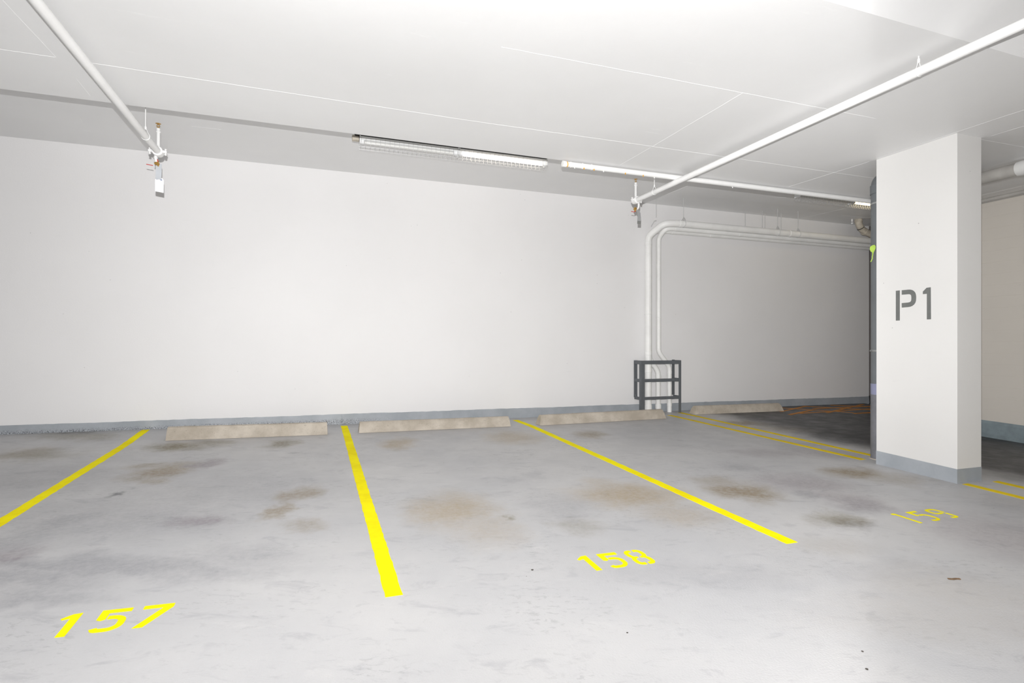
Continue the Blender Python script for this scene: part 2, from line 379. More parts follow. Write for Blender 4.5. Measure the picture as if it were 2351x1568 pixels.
def stroke_quads(pts, wd):
    """a mitred strip along a 2-D polyline -> outline"""
    L, R = [], []
    P = [Vector(p) for p in pts]
    for i, p in enumerate(P):
        if i == 0: d = (P[1] - P[0]).normalized(); s = 1
        elif i == len(P) - 1: d = (P[-1] - P[-2]).normalized(); s = 1
        else:
            a = (P[i] - P[i - 1]).normalized(); b = (P[i + 1] - P[i]).normalized(); d = (a + b).normalized(); s = 1 / max(.5, d.dot(a))
        n = Vector((-d.y, d.x)) * wd / 2 * s
        L.append(p + n); R.append(p - n)
    return L, R
def add_stroke(bm, pts, wd, fn, thick):
    L, R = stroke_quads(pts, wd)
    t = [(bm.verts.new(fn(l, thick)), bm.verts.new(fn(r, thick))) for l, r in zip(L, R)]
    b = [(bm.verts.new(fn(l, 0)), bm.verts.new(fn(r, 0))) for l, r in zip(L, R)]
    for i in range(len(pts) - 1):
        bm.faces.new((t[i][0], t[i + 1][0], t[i + 1][1], t[i][1]))
        bm.faces.new((b[i][0], b[i][1], b[i + 1][1], b[i + 1][0]))
        bm.faces.new((t[i][0], b[i][0], b[i + 1][0], t[i + 1][0])); bm.faces.new((t[i][1], t[i + 1][1], b[i + 1][1], b[i][1]))
    bm.faces.new((t[0][0], t[0][1], b[0][1], b[0][0])); bm.faces.new((t[-1][1], t[-1][0], b[-1][0], b[-1][1]))
def rnd(pts, r=.02, n=4):
    return [(p.x, p.y) for p in fillet([(a, b, 0) for a, b in pts], r, n)]

# ---------------------------------------------------------------- the room
bm = bmesh.new()
xs = list(np.arange(-14, END + .3, .5)); ys = [-12, -7, -4, -2, 0, 2, 4, 5.5, 6.5, 7, 7.2, 7.4, 7.6, 7.8, 8.05]
g = [[bm.verts.new((x, y, floor_z(x, y))) for y in ys] for x in xs]
g2 = [[bm.verts.new((x, y, floor_z(x, y) - .25)) for y in ys] for x in xs]
for i in range(len(xs) - 1):
    for j in range(len(ys) - 1):
        bm.faces.new((g[i][j], g[i + 1][j], g[i + 1][j + 1], g[i][j + 1])); bm.faces.new((g2[i][j], g2[i][j + 1], g2[i + 1][j + 1], g2[i + 1][j]))
for i in range(len(xs) - 1):
    bm.faces.new((g[i][0], g2[i][0], g2[i + 1][0], g[i + 1][0])); bm.faces.new((g[i][-1], g[i + 1][-1], g2[i + 1][-1], g2[i][-1]))
for j in range(len(ys) - 1):
    bm.faces.new((g[0][j], g[0][j + 1], g2[0][j + 1], g2[0][j])); bm.faces.new((g[-1][j], g2[-1][j], g2[-1][j + 1], g[-1][j + 1]))
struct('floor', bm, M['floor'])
struct('wall_back', bbox(-14, END + .2, BACK, BACK + .2, -.2, REC + .3), M['wall'])
struct('wall_left', bbox(-14.2, -14, -12, BACK + .2, -.6, REC + .3), M['bare'])
struct('wall_front', bbox(-14.2, RX + .4, -12.2, -12, -.8, REC + .3), M['bare'])
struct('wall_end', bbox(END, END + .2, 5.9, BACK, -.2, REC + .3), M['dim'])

# right wall of painted blocks: each course in view stands proud of the joints
wr = struct('wall_right', bbox(RX + .004, RX + .2, -12, 6.3, -.7, REC + .3), M['block'])
struct('wall_alcove', bbox(RX + .2, END + .2, 6.1, 6.3, -.3, REC + .3), M['block'])
CH = .156; z0 = floor_z(RX, 4.6) + .23; k = 0
while z0 + k * CH < SLAB - .02:
    za = z0 + k * CH + .0012; zb = min(z0 + (k + 1) * CH - .0012, SLAB)
    obj('block_course', bbox(RX + .0022, RX + .01, 3.2, 6.3, za, zb, .001, 1), M['block'], wr)
    k += 1
bm = bmesh.new()   # kerb along the foot of the right wall
for y0_, y1_ in ((2.2, 6.3),):
    v = []
    for y in (y0_, y1_):
        z = floor_z(RX, y)
        v.append([bm.verts.new(p) for p in ((RX - .05, y, z - .02), (RX - .05, y, z + .03), (RX - .022, y, z + .05), (RX - .018, y, z + .19), (RX - .004, y, z + .225), (RX + .006, y, z + .225), (RX + .006, y, z - .02))])
    n = 7
    for i in range(n): bm.faces.new((v[0][i], v[0][(i + 1) % n], v[1][(i + 1) % n], v[1][i]))
    bm.faces.new(v[0]); bm.faces.new(v[1][::-1])
struct('baseboard_right', bm, M['base_teal'])

# ceiling: a drop slab in the middle, higher ceiling on either side
struct('ceiling', bbox(-14, END + .2, SE - .3, BACK, REC, REC + .3), M['ceiling'])
bm = bmesh.new()
def slab_profile(x): return [(x, SE, SLAB), (x, SE, REC + .3), (x, SN - .94, REC + .3), (x, SN - .94, REC), (x, SN, SLAB)]
a = [bm.verts.new(p) for p in slab_profile(-14)]; b = [bm.verts.new(p) for p in slab_profile(END + .2)]
for i in range(5): bm.faces.new((a[i], a[(i + 1) % 5], b[(i + 1) % 5], b[i]))
bm.faces.new(a); bm.faces.new(b[::-1])
slab = struct('ceiling_slab', bm, M['ceiling'])
struct('ceiling_front', bbox(-14, END + .2, -12, SN - .5, REC, REC + .3), M['ceiling'])
# paint-filled formwork seams: slightly proud beads on a 1.22 x 2.44 m board grid
def seam(a, b, z, wd=.011, parent=None):
    a = Vector((*a, z)); b = Vector((*b, z)); d = (b - a).normalized(); n = Vector((-d.y, d.x, 0)); bm = bmesh.new(); K = max(2, int((b - a).length / .12))
    L, R, T = [], [], []
    for i in range(K + 1):
        p = a.lerp(b, i / K); w_ = wd * random.uniform(.25, 1.0) / 2; o_ = random.uniform(-.002, .002)
        L.append(bm.verts.new(p + n * (w_ + o_) + Vector((0, 0, .0015)))); R.append(bm.verts.new(p - n * (w_ - o_) + Vector((0, 0, .0015)))); T.append(bm.verts.new(p + n * o_ - Vector((0, 0, .0012))))
    for i in range(K):
        bm.faces.new((L[i], L[i + 1], T[i + 1], T[i])); bm.faces.new((T[i], T[i + 1], R[i + 1], R[i]))
    o = obj('seam', bm, M['seam'], parent, smooth=False)
SEAMS = [((-3.6, 4.585), (-1.68, 4.585)), ((-1.48, 4.59), (1.3, 4.63)), ((1.3, 4.63), (3.15, 4.613)), ((3.15, 4.613), (5.9, 4.60)), ((1.16, 3.42), (3.15, 3.397)), ((3.15, 3.397), (4.6, 3.388)),
         ((3.15, 3.397), (3.15, 4.613)), ((3.15, 4.65), (3.14, 5.2)), ((-1.69, 3.6), (-1.677, 4.585)), ((-1.67, 4.9), (-1.68, 5.2)), ((5.54, 5.2), (5.6, 4.2)), ((5.99, 3.385), (7.2, 3.36)), ((8.24, 4.8), (8.24, 4.2)), ((6.0, 3.3), (6.02, 2.6)),
         ((5.58, 4.1), (5.6, 2.5)), ((5.9, 4.6), (7.3, 4.58))]
for a, b in SEAMS: seam(a, b, SLAB, parent=slab, wd=.0055)
ceil_o = bpy.data.objects['ceiling']
for a, b in [((8.76, 7.96), (8.87, 6.98)), ((5.31, 7.87), (5.36, 6.92)), ((-1.3, 6.92), (-1.0, 6.91)), ((-2.38, 7.09), (-2.41, 7.26)), ((9.3, 7.5), (10.5, 7.4)), ((7.1, 7.0), (7.3, 6.9))]: seam(a, b, REC, parent=ceil_o, wd=.0055)

# painted base band along the back wall
bm = bmesh.new(); xs = np.arange(-14, END + .001, .06); T = []; B = []
rs = random.Random(2)
for i, x in enumerate(xs):
    x = float(x); zt = H - .950 - .0072 * x + rs.uniform(-.0025, .0025) + .002 * math.sin(x * 3.1)
    zb = floor_z(x, 8) - .01
    T.append([bm.verts.new((x, BACK - .005, zt)), bm.verts.new((x, BACK + .004, zt))]); B.append([bm.verts.new((x, BACK - .006 - (.02 if x < .4 else 0.008), zb)), bm.verts.new((x, BACK + .004, zb))])
for i in range(len(xs) - 1):
    bm.faces.new((T[i][0], T[i + 1][0], B[i + 1][0], B[i][0])); bm.faces.new((T[i][0], T[i][1], T[i + 1][1], T[i + 1][0])); bm.faces.new((T[i][1], B[i][1], B[i + 1][1], T[i + 1][1])); bm.faces.new((B[i][0], B[i + 1][0], B[i + 1][1], B[i][1]))
bm.faces.new((T[0][0], B[0][0], B[0][1], T[0][1])); bm.faces.new((T[-1][0], T[-1][1], B[-1][1], B[-1][0]))
struct('baseboard_back', bm, M['base'])
struct('baseboard_end', bbox(END - .006, END + .002, 6.3, BACK, -.05, .34), M['dark'])

# ---------------------------------------------------------------- pillar with its stencilled sign
PX0, PX1, PY0, PY1 = 5.62, 5.97, 3.36, 4.137
pil = thing('pillar', 'rectangular white concrete pillar with a grey base band', 'pillar', (PX0, PY0, floor_z(PX0, PY0)))
obj('shaft', bbox(PX0, PX1, PY0, PY1, .0, SLAB + .02, .003, 1), M['pillar'], pil)
bm = bmesh.new()
e = .0012
def ptop(x, y): return floor_z(x, y) + .135 + (.008 if y > 4 else 0)
cs = [(PX0 - e, PY0 - e), (PX1 + e, PY0 - e), (PX1 + e, PY1 + e), (PX0 - e, PY1 + e)]
lo = [bm.verts.new((x, y, floor_z(x, y) - .01)) for x, y in cs]; hi = [bm.verts.new((x, y, ptop(x, y))) for x, y in cs]
for i in range(4): bm.faces.new((lo[i], lo[(i + 1) % 4], hi[(i + 1) % 4], hi[i]))
bm.faces.new(lo); bm.faces.new(hi)
obj('base_band', bm, M['base'], pil)
pfn = lambda p, t: Vector((PX0 - t - .0002, -p[0], p[1] + H))       # p = (-Y, z)
pl = thing('level_sign', 'grey stencilled P1 lettering painted on the side of the pillar', 'sign', (PX0, 3.76, H + .4))
bm = bmesh.new(); prism(bm, [(-3.928, .264), (-3.888, .264), (-3.888, .572), (-3.928, .571)], pfn, .0015)
add_stroke(bm, rnd([(-3.868, .548), (-3.75, .548), (-3.75, .419), (-3.868, .417)], .055, 6), .046, pfn, .0015)
obj('letter', bm, M['mark'], pl)
bm = bmesh.new(); prism(bm, [(-3.626, .262), (-3.588, .262), (-3.590, .573), (-3.628, .572), (-3.663, .538), (-3.663, .513), (-3.626, .513)], pfn, .0015)
obj('digit', bm, M['mark'], pl)

# ---------------------------------------------------------------- floor markings
def line_on_floor(name, pts4, label, mat='yellow', group='yellow parking bay lines', rag=.003):
    """pts4: x at near end, x at far end, y near, y far, width"""
    x0, x1, y0, y1, wd = pts4
    bm = bmesh.new(); n = max(4, int(abs(y1 - y0) / .05)); L, R = [], []
    rr = random.Random(int(x0 * 100) + 7)
    for i in range(n + 1):
        t = i / n; y = y0 + (y1 - y0) * t; x = x0 + (x1 - x0) * t
        a = x - wd / 2 + rr.uniform(-rag, rag); b = x + wd / 2 + rr.uniform(-rag, rag)
        L.append((bm.verts.new((a, y, floor_z(a, y) + .0018)), bm.verts.new((a, y, floor_z(a, y) - .001)))); R.append((bm.verts.new((b, y, floor_z(b, y) + .0018)), bm.verts.new((b, y, floor_z(b, y) - .001))))
    for i in range(n):
        bm.faces.new((L[i][0], R[i][0], R[i + 1][0], L[i + 1][0])); bm.faces.new((L[i][0], L[i + 1][0], L[i + 1][1], L[i][1])); bm.faces.new((R[i][0], R[i][1], R[i + 1][1], R[i + 1][0]))
        bm.faces.new((L[i][1], L[i + 1][1], R[i + 1][1], R[i][1]))
    bm.faces.new((L[0][0], L[0][1], R[0][1], R[0][0])); bm.faces.new((L[-1][0], R[-1][0], R[-1][1], L[-1][1]))
    return tag(obj(name, bm, M[mat]), label, 'parking line', group)
line_on_floor('parking_line', (-1.985, -1.985, 2.75, 7.93, .085), 'yellow floor line at the left edge of bay 157')
line_on_floor('parking_line', (.374, .373, 2.785, 7.86, .088), 'widest-looking yellow floor line, between bays 157 and 158')
line_on_floor('parking_line', (2.92, 2.872, 2.714, 7.8, .09), 'yellow floor line between bays 158 and 159')
line_on_floor('parking_line', (5.665, 5.50, 4.32, 7.58, .088), 'nearer of the two yellow lines running up to the grey riser pipe', 'ochre')
line_on_floor('parking_line', (5.975, 5.86, 4.42, 7.78, .088), 'farther of the two yellow lines running behind the pillar', 'ochre')
line_on_floor('parking_line', (5.665, 5.69, 1.5, 3.335, .085), 'nearer yellow line on the camera side of the pillar', 'ochre')
line_on_floor('parking_line', (6.08, 6.085, 1.5, 3.31, .085), 'farther yellow line on the camera side of the pillar', 'ochre')

DIG = {
 '1': [('p', [(.0, .0), (.036, .0), (.036, .205), (.0, .2), (-.038, .165), (-.03, .152), (.0, .163)])],
 '5': [('p', [(.0, .115), (.018, .104), (.036, .115), (.036, .172), (.124, .172), (.124, .204), (.0, .204)]),
       ('s', [(.042, .128), (.08, .128), (.108, .105), (.108, .045), (.08, .016), (.02, .016), (.012, .036)])],
 '7': [('p', [(.0, .172), (.086, .172), (.0, .0), (.04, .0), (.128, .172), (.128, .204), (.0, .204)])],
 '8': [('s', [(.054, .190), (.028, .190), (.014, .172), (.014, .125), (.03, .102), (.014, .08), (.014, .032), (.028, .014), (.054, .014)]), ('t', [(.028, .102), (.054, .102)]),
       ('s', [(.07, .190), (.096, .190), (.110, .172), (.110, .125), (.094, .102), (.110, .08), (.110, .032), (.096, .014), (.07, .014)]), ('t', [(.096, .102), (.07, .102)])],
 'n': [('p', [(.0, .0), (.024, .0), (.024, .2), (.014, .212), (-.012, .212), (-.02, .196), (-.008, .184), (.0, .188)])],
 'f': [('p', [(.0, .12), (.014, .112), (.026, .122), (.026, .18), (.1, .18), (.1, .204), (.0, .204)]), ('s', [(.036, .124), (.08, .124), (.104, .1), (.104, .04), (.08, .012), (.03, .012), (.018, .024)])],
 '9': [('s', [(.112, .112), (.112, .172), (.09, .192), (.03, .192), (.012, .172), (.012, .126), (.03, .106), (.084, .106)]), ('s', [(.112, .1), (.112, .03), (.10, .014), (.06, .012), (.045, .022)])],
}
def stall_number(digits, spots, y0, slope, label, wd=.03, lean=0.):
    nm = thing('bay_number', label, 'floor number', (spots[0], y0, floor_z(spots[0], y0)), 'stencilled bay numbers')
    for ch, x0 in zip(digits, spots):
        def fn(p, t):
            x = x0 + p[0] + lean * p[1]; y = y0 + slope * (x - spots[0]) + p[1]
            return Vector((x, y, floor_z(x, y) + .0005 + t))
        bm = bmesh.new()
        for kind, pts in DIG[ch]:
            if kind == 'p': prism(bm, pts, fn, .0015)
            else: add_stroke(bm, rnd(pts, .02, 4) if len(pts) > 2 else pts, wd * (1 if kind == 's' else .8), fn, .0015 if kind == 's' else .0011)
        obj('digit', bm, M['yellow'], nm)
stall_number('157', (-1.05, -.935, -.765), 2.855, -.06, 'yellow stencilled floor number 157 in the left bay')
stall_number('158', (1.497, 1.602, 1.772), 2.735, -.04, 'yellow stencilled floor number 158 in the middle bay', .027)
stall_number('nf9', (4.150, 4.29, 4.475), 2.722, 0., 'faint yellow stencilled floor number 159 near the pillar', .022)

# worn orange cross-hatching in the far corner
hat = thing('floor_hatching', 'worn orange painted hatching on the dark floor of the far corner', 'floor marking', (9, 7.5, floor_z(9, 7.5)))
hk = 0
for a, b in [((7.75, 7.45), (8.9, 7.93)), ((7.9, 7.2), (10.1, 7.35)), ((8.1, 7.9), (9.0, 7.05)), ((8.8, 7.92), (9.9, 7.1)), ((9.5, 7.92), (10.5, 7.35)), ((8.5, 7.15), (10.3, 7.85)), ((8.7, 7.6), (10.5, 7.62)), ((7.6, 7.12), (8.6, 7.5)), ((8.9, 6.95), (9.9, 7.0))]:
    hk += 1
    bm = bmesh.new()
    n = 8; pts = [(a[0] + (b[0] - a[0]) * i / n, a[1] + (b[1] - a[1]) * i / n) for i in range(n + 1)]
    add_stroke(bm, pts, .06, lambda p, t: Vector((p[0], p[1], floor_z(p[0], p[1]) + .0002 + t)), .0008 + .0004 * hk)
    obj('stripe', bm, M['yellow_thin'], hat)

# ---------------------------------------------------------------- concrete wheel stops
def wheel_stop(xa, ya, xb, yb, label, h=.137, endcut=.03):
    L = math.hypot(xb - xa, yb - ya); d = Vector((xb - xa, yb - ya, 0)).normalized(); n = Vector((-d.y, d.x, 0))
    prof = [(0, 0), (.026, .088), (.05, h - .006), (.066, h), (.10, h), (.116, h - .006), (.135, .088), (.155, 0)]
    bm = bmesh.new(); rings = []; K = 24
    rr = random.Random(int(xa * 31))
    for i in range(K + 1):
        s = i / K; R = []
        for j, (py, pz) in enumerate(prof):
            cut = endcut * (pz / h) ** 1.4; x = cut + (L - 2 * cut) * s
            jit = rr.uniform(-.0018, .0018) if 0 < j < 7 else 0
            p = Vector((xa, ya, 0)) + d * x + n * (py + jit); R.append(bm.verts.new((p.x, p.y, floor_z(p.x, p.y) + pz + jit * .7 + (.002 if j in (0, 7) else 0))))
        rings.append(R)
    for a, b in zip(rings, rings[1:]):
        for j in range(8): bm.faces.new((a[j], a[(j + 1) % 8], b[(j + 1) % 8], b[j]))
    bm.faces.new(rings[0]); bm.faces.new(rings[-1][::-1])
    bmesh.ops.bevel(bm, geom=[e for e in bm.edges if len(e.link_faces) == 2 and e.calc_face_angle(0) > .9], offset=.006, segments=2, affect='EDGES')
    return tag(obj('wheel_stop', bm, M['concrete'], smooth=True), label, 'wheel stop', 'concrete wheel stops along the back wall')
wheel_stop(-1.623, 7.25, .144, 7.203, 'beige concrete wheel stop at the head of bay 157', .146, .008)
wheel_stop(.524, 7.211, 2.585, 7.203, 'beige concrete wheel stop at the head of bay 158, chipped along its foot', .135, .018)
wheel_stop(3.016, 7.169, 5.224, 7.272, 'concrete wheel stop at the head of bay 159, in front of the pipe rack', .142, .04)
wheel_stop(5.963, 7.509, 7.856, 7.479, 'greyer concrete wheel stop beyond the double line, farthest from the camera', .135, .05)

# ---------------------------------------------------------------- sprinkler branch pipes with end valves
R0 = .031
def hanger(parent, x, y, zc, r, ztop, mat='pipe_white'):
    o = obj('hanger_rod', tb([(x, y, zc + r + .035), (x, y, ztop + .01)], .0045, 8), M[mat], parent)
    bm = bmesh.new(); pts = [(x + (r + .004) * math.sin(a), y, zc + (r + .004) * math.cos(a)) for a in np.linspace(-2.9, 2.9, 20)]
    pts = [(x - .004, y, zc + r + .04)] + [(x + (r + .002) * math.sin(a), y, zc + (r + .002) * math.cos(a)) for a in np.linspace(-.7, -2 * PI + .7, 22)] + [(x + .004, y, zc + r + .04)]
    tube(bm, pts, .0028, 6); tube(bm, [(x, y, zc + r + .028), (x, y, zc + r + .055)], .009, 8)
    obj('hanger_ring', bm, M[mat], o)
def end_valve(parent, X, Y, Z, side):
    """grooved end coupling with bolts, upright sprinkler, drain drop with brass valve"""
    cp = obj('coupling', ring((X, Y - .03, Z), (0, 1, 0), R0 + .016, .05), M['pipe_white'], parent, True)
    bm = bmesh.new(); tube(bm, [(X, Y - .005, Z), (X, Y + .03, Z), (X, Y + .045, Z)], R0, 20, radii=[R0 + .01, R0 + .01, R0 * .6]); obj('end_cap', bm, M['pipe_white'], cp, True)
    for s in (-1, 1):
        bm = bmesh.new(); c_ = Vector((X + s * .058, Y - .03, Z))
        box(bm, *sorted((X + s * .035, X + s * .078)), Y - .045, Y - .012, Z - .012, Z + .012)
        bmesh.ops.bevel(bm, geom=bm.edges[:], offset=.004, segments=2, affect='EDGES')
        tube(bm, [(X + s * .066, Y - .03, Z - .034), (X + s * .066, Y - .03, Z + .030)], .006, 8)
        tube(bm, [(X + s * .066, Y - .03, Z + .018), (X + s * .066, Y - .03, Z + .028)], .011, 6); tube(bm, [(X + s * .066, Y - .03, Z - .030), (X + s * .066, Y - .03, Z - .02)], .011, 6)
        obj('coupling_lug', bm, M['pipe_white'], cp)
    ya = Y - .01
    rs_ = obj('sprinkler_riser', tb([(X, ya, Z + .01), (X, ya, Z + .185), (X, ya, Z + .19), (X, ya, Z + .20), (X, ya, Z + .205), (X, ya, Z + .225), (X, ya, Z + .232)], .016, 16,
            [.016, .016, .021, .021, .016, .018, .012]), M['pipe_white'], parent, True)
    bm = bmesh.new(); tube(bm, [(X, ya, Z + .228), (X, ya, Z + .245)], .008, 10)
    for s in (-1, 1): tube(bm, fillet([(X + s * .004, ya, Z + .238), (X + s * .013, ya, Z + .247), (X + s * .009, ya, Z + .262), (X, ya, Z + .27)], .01, 3), .003, 6)
    tube(bm, [(X, ya, Z + .262), (X, ya, Z + .276)], .004, 8)
    obj('sprinkler_frame', bm, M['brass'], rs_)
    obj('deflector', tb([(X, ya, Z + .272), (X, ya, Z + .275), (X, ya, Z + .278)], .02, 20, [.022, .024, .012]), M['brass'], rs_, label='round bronze deflector plate')
def drop_left(parent, X, Y, Z):
    x = X - .022
    dr = obj('drain_drop', tb([(x, Y, Z - .02), (x, Y, Z - .052), (x, Y, Z - .054), (x, Y, Z - .062), (x, Y, Z - .064), (x + .006, Y, Z - .10)], .014, 14, [.014, .014, .019, .019, .014, .015]), M['pipe_white'], parent, True)
    bm = bmesh.new(); tube(bm, [(x + .005, Y, Z - .09), (x + .014, Y, Z - .13)], .012, 12, radii=[.011, .014]); tube(bm, [(x + .02, Y, Z - .085), (x + .022, Y, Z - .14)], .007, 8); tube(bm, [(x - .01, Y, Z - .112), (x + .034, Y, Z - .118)], .009, 10)
    obj('valve', bm, M['brass'], dr, True)
    bm = bmesh.new(); tube(bm, [(x - .075, Y - .01, Z - .132), (x - .02, Y - .01, Z - .138)], .0035, 6)
    obj('handle', bm, M['red'], dr, label='red lever handle')
    obj('handle', tb([(x + .016, Y - .005, Z - .075), (x + .02, Y - .005, Z - .098)], .0045, 6), M['red'], dr, label='red stub')
def drop_right(parent, X, Y, Z):
    x = X + .045
    dr = obj('drain_drop', tb(fillet([(x - .005, Y, Z - .01), (x + .002, Y, Z - .06), (x - .008, Y, Z - .10), (x - .045, Y, Z - .118)], .025, 4), .014, 12), M['pipe_white'], parent, True)
    bm = bmesh.new(); tube(bm, [(x - .07, Y, Z - .112), (x - .035, Y, Z - .112)], .016, 10); tube(bm, [(x - .052, Y, Z - .09), (x - .052, Y, Z - .14)], .013, 10); tube(bm, [(x - .075, Y - .01, Z - .118), (x - .052, Y - .01, Z - .10)], .009, 8)
    obj('valve', bm, M['brass'], dr, True)
    bm = bmesh.new(); tube(bm, [(x - .12, Y - .012, Z - .150), (x - .085, Y - .012, Z - .154), (x - .055, Y - .012, Z - .145)], .004, 6)
    obj('handle', bm, M['red'], dr, label='red lever handle')
def ribbon_bm(pts, wd, thick=.0015):
    """flat strip following pts in the XZ plane, width along X"""
    bm = bmesh.new(); F = []
    for (x, y, z) in pts:
        F.append([bm.verts.new((x - wd / 2, y - thick, z)), bm.verts.new((x + wd / 2, y - thick, z)), bm.verts.new((x + wd / 2, y + thick, z)), bm.verts.new((x - wd / 2, y + thick, z))])
    for a, b in zip(F, F[1:]):
        for j in range(4): bm.faces.new((a[j], a[(j + 1) % 4], b[(j + 1) % 4], b[j]))
    bm.faces.new(F[0]); bm.faces.new(F[-1][::-1]); return bm

ZB = H + 1.88
lp = thing('sprinkler_pipe', 'white sprinkler pipe under the ceiling at the left, ending in a valve', 'pipe', (-1.43, 6.1, ZB), 'sprinkler branch pipes')
obj('pipe', tb([(-1.43, -3, ZB), (-1.43, 6.08, ZB)], R0, 24), M['pipe_white'], lp, True)
hanger(lp, -1.43, 5.70, ZB, R0, REC); hanger(lp, -1.43, 3.0, ZB, R0, SLAB)
end_valve(lp, -1.43, 6.13, ZB, -1); drop_left(lp, -1.43, 6.12, ZB)
rp = thing('sprinkler_pipe', 'white sprinkler pipe under the ceiling at the right, crossing the long level pipe', 'pipe', (3.885, 6.1, ZB), 'sprinkler branch pipes')
obj('pipe', tb([(3.885, -3, ZB), (3.885, 6.03, ZB)], R0, 24), M['pipe_white'], rp, True)
hanger(rp, 3.885, 5.65, ZB, R0, REC); hanger(rp, 3.885, 2.56, ZB, R0, SLAB)
end_valve(rp, 3.885, 6.07, ZB, 1); drop_right(rp, 3.885, 6.06, ZB)
# hanging strips and inspection tag
o = obj('hanging_strip', ribbon_bm([(-1.426, 6.12, ZB - .112), (-1.426, 6.12, ZB - .18), (-1.428, 6.121, ZB - .23), (-1.43, 6.12, ZB - .262)], .05), M['strip'])
tag(o, 'pale grey flat strip hanging from the left pipe valve', 'strip')
o = obj('hanging_strip', ribbon_bm([(3.90, 6.05, ZB - .125), (3.925, 6.05, ZB - .16), (3.93, 6.05, ZB - .21), (3.93, 6.055, ZB - .275)], .048), M['strip_grey'])
tag(o, 'grey curved strip hanging from the right pipe valve', 'strip')
obj('strip_end', ribbon_bm([(3.93, 6.052, ZB - .262), (3.927, 6.052, ZB - .30)], .049, .002), M['strip_dark'], o, label='darker grey lower end')
tg = thing('inspection_tag', 'white rectangular tag with clipped corners hanging at the left pipe valve', 'tag', (-1.43, 6.17, ZB - .2))
tfn = lambda p, t: Vector((-1.43 + p[0] + .0, 6.16 - t, ZB + p[1]))
bm = bmesh.new(); prism(bm, [(-.036, -.372), (.036, -.382), (.037, -.258), (.026, -.240), (-.026, -.236), (-.036, -.250)], tfn, .0015); obj('card', bm, M['tag'], tg)
for cx_, cz_, r_ in ((-.02, -.252, .005), (.016, -.257, .009)):
    bm = bmesh.new(); prism(bm, [(cx_ + r_ * math.cos(a), cz_ + r_ * .8 * math.sin(a)) for a in np.linspace(0, 2 * PI, 10)[:-1]], lambda p, t: tfn(p, .0016 + t), .0004)
    obj('print', bm, M['ink'], tg)
obj('tie', tb([(-1.44, 6.125, ZB - .13), (-1.41, 6.15, ZB - .2), (-1.42, 6.158, ZB - .245)], .0015, 6), M['galv'], tg)

# long level pipe along the slab edge
xp = thing('level_pipe', 'long white pipe running along the slab edge, with yellow marks at its open left end', 'pipe', (2.474, 5.25, H + 1.935))
obj('pipe', tb([(2.474, 5.25, H + 1.937), (8.70, 5.25, H + 1.953)], .0285, 24), M['pipe_white'], xp, True)
obj('end_cap', tb([(2.466, 5.25, H + 1.937), (2.505, 5.25, H + 1.937)], .031, 20), M['pipe_cast'], xp, True)
obj('marking', ring((2.515, 5.25, H + 1.937), (1, 0, 0.2), .0305, .012), M['orange'], xp, True, label='yellow mark round the end')
for x in (2.56, 2.70, 2.81): obj('collar', ring((x, 5.25, H + 1.937 + (x - 2.47) * .0026), (1, 0, .1), .0315, .014), M['pipe_white'], xp, True)
for x, a in ((2.71, 2.6), (2.83, 2.2), (3.22, 3.0), (3.45, 2.8)):
    obj('paint_drip', tb([(x, 5.25 - .02, H + 1.915), (x + .01, 5.245, H + 1.905)], .006, 6), M['orange'], xp)
for x in (2.6, 2.95, 3.6, 4.7): obj('paint_drip', tb([(x, 5.24, H + 1.912), (x + .006, 5.24, H + 1.898)], .005, 6), M['pipe_white'], xp)

# ---------------------------------------------------------------- drain pipes on the back wall
def drain(label, path, r, name='drain_pipe', fr=.12, mat='pipe_cast'):
    t = thing(name, label, 'pipe', path[0], 'white drain pipes on the back wall')
    obj('pipe', tb(fillet(path, fr, 7), r, 24), M[mat], t, True)
    return t
f0 = floor_z(5.4, 7.85)
big = drain('thickest white drain pipe, rising from the rack and turning along the back wall', [(5.29, 7.87, f0 - .01), (5.295, 7.87, H + 1.86), (5.40, 7.58, H + 2.02), (5.62, 7.53, H + 2.030), (10.45, 7.53, H + 2.035)], .056, fr=.09)
mid = drain('white drain pipe that bends below its collar and lies lowest right in the rack', [(5.737, 7.90, f0 - .01), (5.737, 7.90, H - .35), (5.517, 7.90, H - .10), (5.517, 7.90, H + 1.85), (5.55, 7.75, H + 1.98), (5.70, 7.74, H + 1.992), (10.5, 7.74, H + 1.995)], .04, fr=.07)
thin = drain('white drain pipe hidden behind the thickest one, seen bending out inside the rack', [(5.525, 7.925, f0 - .01), (5.525, 7.925, H - .44), (5.365, 7.95, H - .20), (5.365, 7.95, H + 1.85), (5.48, 7.92, H + 1.975), (5.7, 7.90, H + 1.98), (10.55, 7.90, H + 1.985)], .044, fr=.06)
def collars(t, items, mat='pipe_cast'):
    for c_, d_, r_, w_ in items: obj('collar', ring(c_, d_, r_, w_), M[mat], t, True)
Z = (0, 0, 1)
collars(big, [((5.29, 7.87, H + .545), Z, .062, .012), ((5.29, 7.87, H - .12), Z, .06, .06), ((5.29, 7.87, H - .42), Z, .06, .05), ((5.29, 7.87, f0 + .10), Z, .062, .07), ((5.29, 7.87, f0 + .03), Z, .058, .05),
              ((5.295, 7.87, H + 1.74), Z, .06, .05), ((5.68, 7.53, H + 2.03), (1, 0, 0), .06, .05), ((8.05, 7.53, H + 2.033), (1, 0, 0), .061, .06)])
collars(mid, [((5.517, 7.9, H + .49), Z, .043, .012), ((5.517, 7.9, H - .02), Z, .042, .05), ((5.627, 7.9, H - .225), (-.22, 0, .25), .041, .05), ((5.737, 7.9, H - .45), Z, .042, .05), ((5.737, 7.9, f0 + .13), Z, .043, .06),
              ((5.517, 7.9, H + 1.72), Z, .042, .06), ((5.75, 7.74, H + 1.992), (1, 0, 0), .042, .06), ((7.1, 7.74, H + 1.993), (1, 0, 0), .042, .06)])
